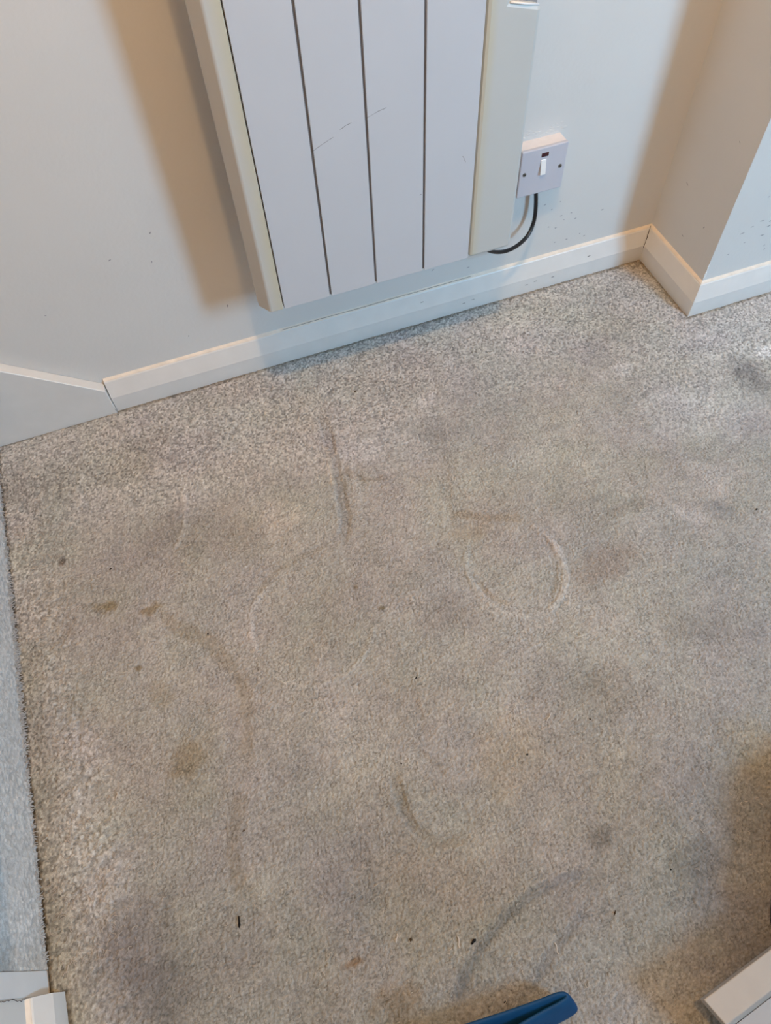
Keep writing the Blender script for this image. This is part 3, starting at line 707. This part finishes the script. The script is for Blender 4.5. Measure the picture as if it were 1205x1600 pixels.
# ------------------------------------------------------------------ bits on the carpet
def bit(name, xy, L, wd, ang, m, label, cat='crumb', group='dark crumbs and specks on the carpet', hgt=None):
    bm = bmesh.new(); bmesh.ops.create_icosphere(bm, subdivisions=2, radius=1)
    for v in bm.verts:
        v.co.x += .25*math.sin(v.co.y*3+xy[0]*50); v.co.y *= 1+.35*math.sin(v.co.x*4+xy[1]*90); v.co.x *= L/2; v.co.y *= wd/2; v.co.z *= (hgt or wd*.4)
    o = obj(name, bm, m); o.location = (xy[0], xy[1], fz(*xy)+(hgt or wd*.4)*.6); o.rotation_euler = (0, 0, math.radians(ang))
    return tag(o, label, cat, group)
bit('crumb', (-0.1999, 0.1147), .0135, .0032, 84, M_bit, 'long black flake on the carpet, largest of the bits, low and left of centre')
bit('crumb', (0.1294, 0.3360), .0065, .0022, 8, M_bit, 'small black fleck lying sideways between the two pressed rings')
bit('crumb', (0.0736, -0.0075), .0080, .0040, 35, M_bit, 'black three-pointed crumb beside the dark drag line near the blue strap')
bit('crumb', (0.0003, 0.0214), .0050, .0032, 50, M_bitbrown, 'small brown crumb left of the black crumb near the blue strap')
bit('crumb', (0.0646, 0.2268), .0028, .0026, 0, M_bit, 'tiny black dot just above the curved dent in the middle of the carpet')
bit('crumb', (-0.2784, 0.6894), .0045, .0030, 40, M_bit, 'small black crumb on the left of the carpet above the brown stains')
bit('crumb', (0.2248, 0.9032), .0036, .0030, 0, M_bitbrown, 'small brown speck on the carpet below the heater above the long fold')
bit('crumb', (0.7715, 0.4057), .0036, .0034, 0, M_bit, 'black speck at the far right of the carpet halfway down')
bit('crumb', (0.2363, 0.1759), .0030, .0030, 0, M_bit, 'round black dot on the carpet right of the centre')
bit('crumb', (0.3476, -0.0209), .0026, .0026, 0, M_bit, 'black dot beside the dark smudge at the lower right')
bit('crumb', (0.0844, -0.0789), .0030, .0028, 0, M_bit, 'black dot just above the blue strap')
bit('crumb', (0.3426, 0.1893), .0028, .0028, 0, M_bit, 'black dot right of and above the round black dot')
bit('crumb', (0.2547, -0.0399), .0065, .0018, 40, M_bitbrown, 'thin dark splinter between the drag line and the lower right corner')
bit('crumb', (-0.1507, 0.5182), .0030, .0022, 20, M_bit, 'tiny black speck on the brown arc of dirt at the left')
bit('crumb', (-0.1678, 0.2188), .0040, .0020, 30, M_bitbrown, 'thin brown speck above the long black flake')
# pale shed fluff
def fluff(xy, L, ang, label):
    p0 = Vector((xy[0], xy[1], 0)); pts = []
    a = math.radians(ang)
    for k in range(5):
        t = (k/4-.5)*L; x = xy[0]+math.cos(a)*t-math.sin(a)*math.sin(k*1.7)*L*.06; y = xy[1]+math.sin(a)*t+math.cos(a)*math.sin(k*1.7)*L*.06
        pts.append(Vector((x, y, fz(x, y)+.0010)))
    bm = bmesh.new(); tube(bm, catmull(pts, 4), .0008, 6)
    tag(obj('carpet_fluff', bm, M_fluff, smooth=True), label, 'fluff', 'pale curls of fluff on the carpet')
fluff((0.0559, -0.0018), .014, 80, 'pale curl of fluff just left of the black three-pointed crumb')
fluff((0.1677, -0.0498), .013, 85, 'pale upright curl of fluff between the two dark drag lines')
fluff((0.2874, 0.2120), .012, 40, 'pale curl of fluff above the round black dot')
fluff((-0.3250, 0.3238), .012, 70, 'pale curl of fluff below and left of the round brown stain')
fluff((-0.0159, 0.0288), .010, 60, 'short pale curl of fluff beside the brown crumb')
fluff((-0.4260, 0.3038), .012, 30, 'pale strand of fluff near the foot of the riser')
# scuffed loose fibres on the pile by the stairs
bm = bmesh.new()
for i in range(900):
    y = random.uniform(.13, .82); x = -.432+abs(random.gauss(0, .055))
    if random.random() < .5: x = -.375+random.gauss(0, .03)
    if x < -.428 or y < .13: continue
    a = random.uniform(0, math.pi); L = random.uniform(.004, .010); z = fz(x, y)+.0004; b_ = random.uniform(-.4, .4)
    q = [Vector((x+math.cos(a)*L*t-math.sin(a)*b_*L*math.sin(t*3.1), y+math.sin(a)*L*t+math.cos(a)*b_*L*math.sin(t*3.1), z+.0006*math.sin(t*3.14))) for t in (0, .25, .5, .75, 1)]
    tube(bm, q, .00045, 4)
tag(obj('loose_fibres', bm, mat('loose_fibre', (.42, .38, .34), .9, .1, noise=.15), None), 'loose scuffed fibres on the carpet along the foot of the stairs', 'fibres', kind='stuff')
bm = bmesh.new()
for i in range(260):
    x = random.uniform(-.25, .6); y = random.uniform(-.1, .25)
    a = random.uniform(0, math.pi); L = random.uniform(.002, .006); z = fz(x, y)+.0004; b_ = random.uniform(-.4, .4)
    q = [Vector((x+math.cos(a)*L*t-math.sin(a)*b_*L*math.sin(t*3.1), y+math.sin(a)*L*t+math.cos(a)*b_*L*math.sin(t*3.1), z+.0005*math.sin(t*3.14))) for t in (0, .33, .66, 1)]
    tube(bm, q, .00042, 4)
tag(obj('loose_fibres', bm, mat('loose_fibre_pale', (.44, .40, .35), .9, .1, noise=.15), None), 'scattered loose pale fibres on the carpet in the lower half', 'fibres', kind='stuff')
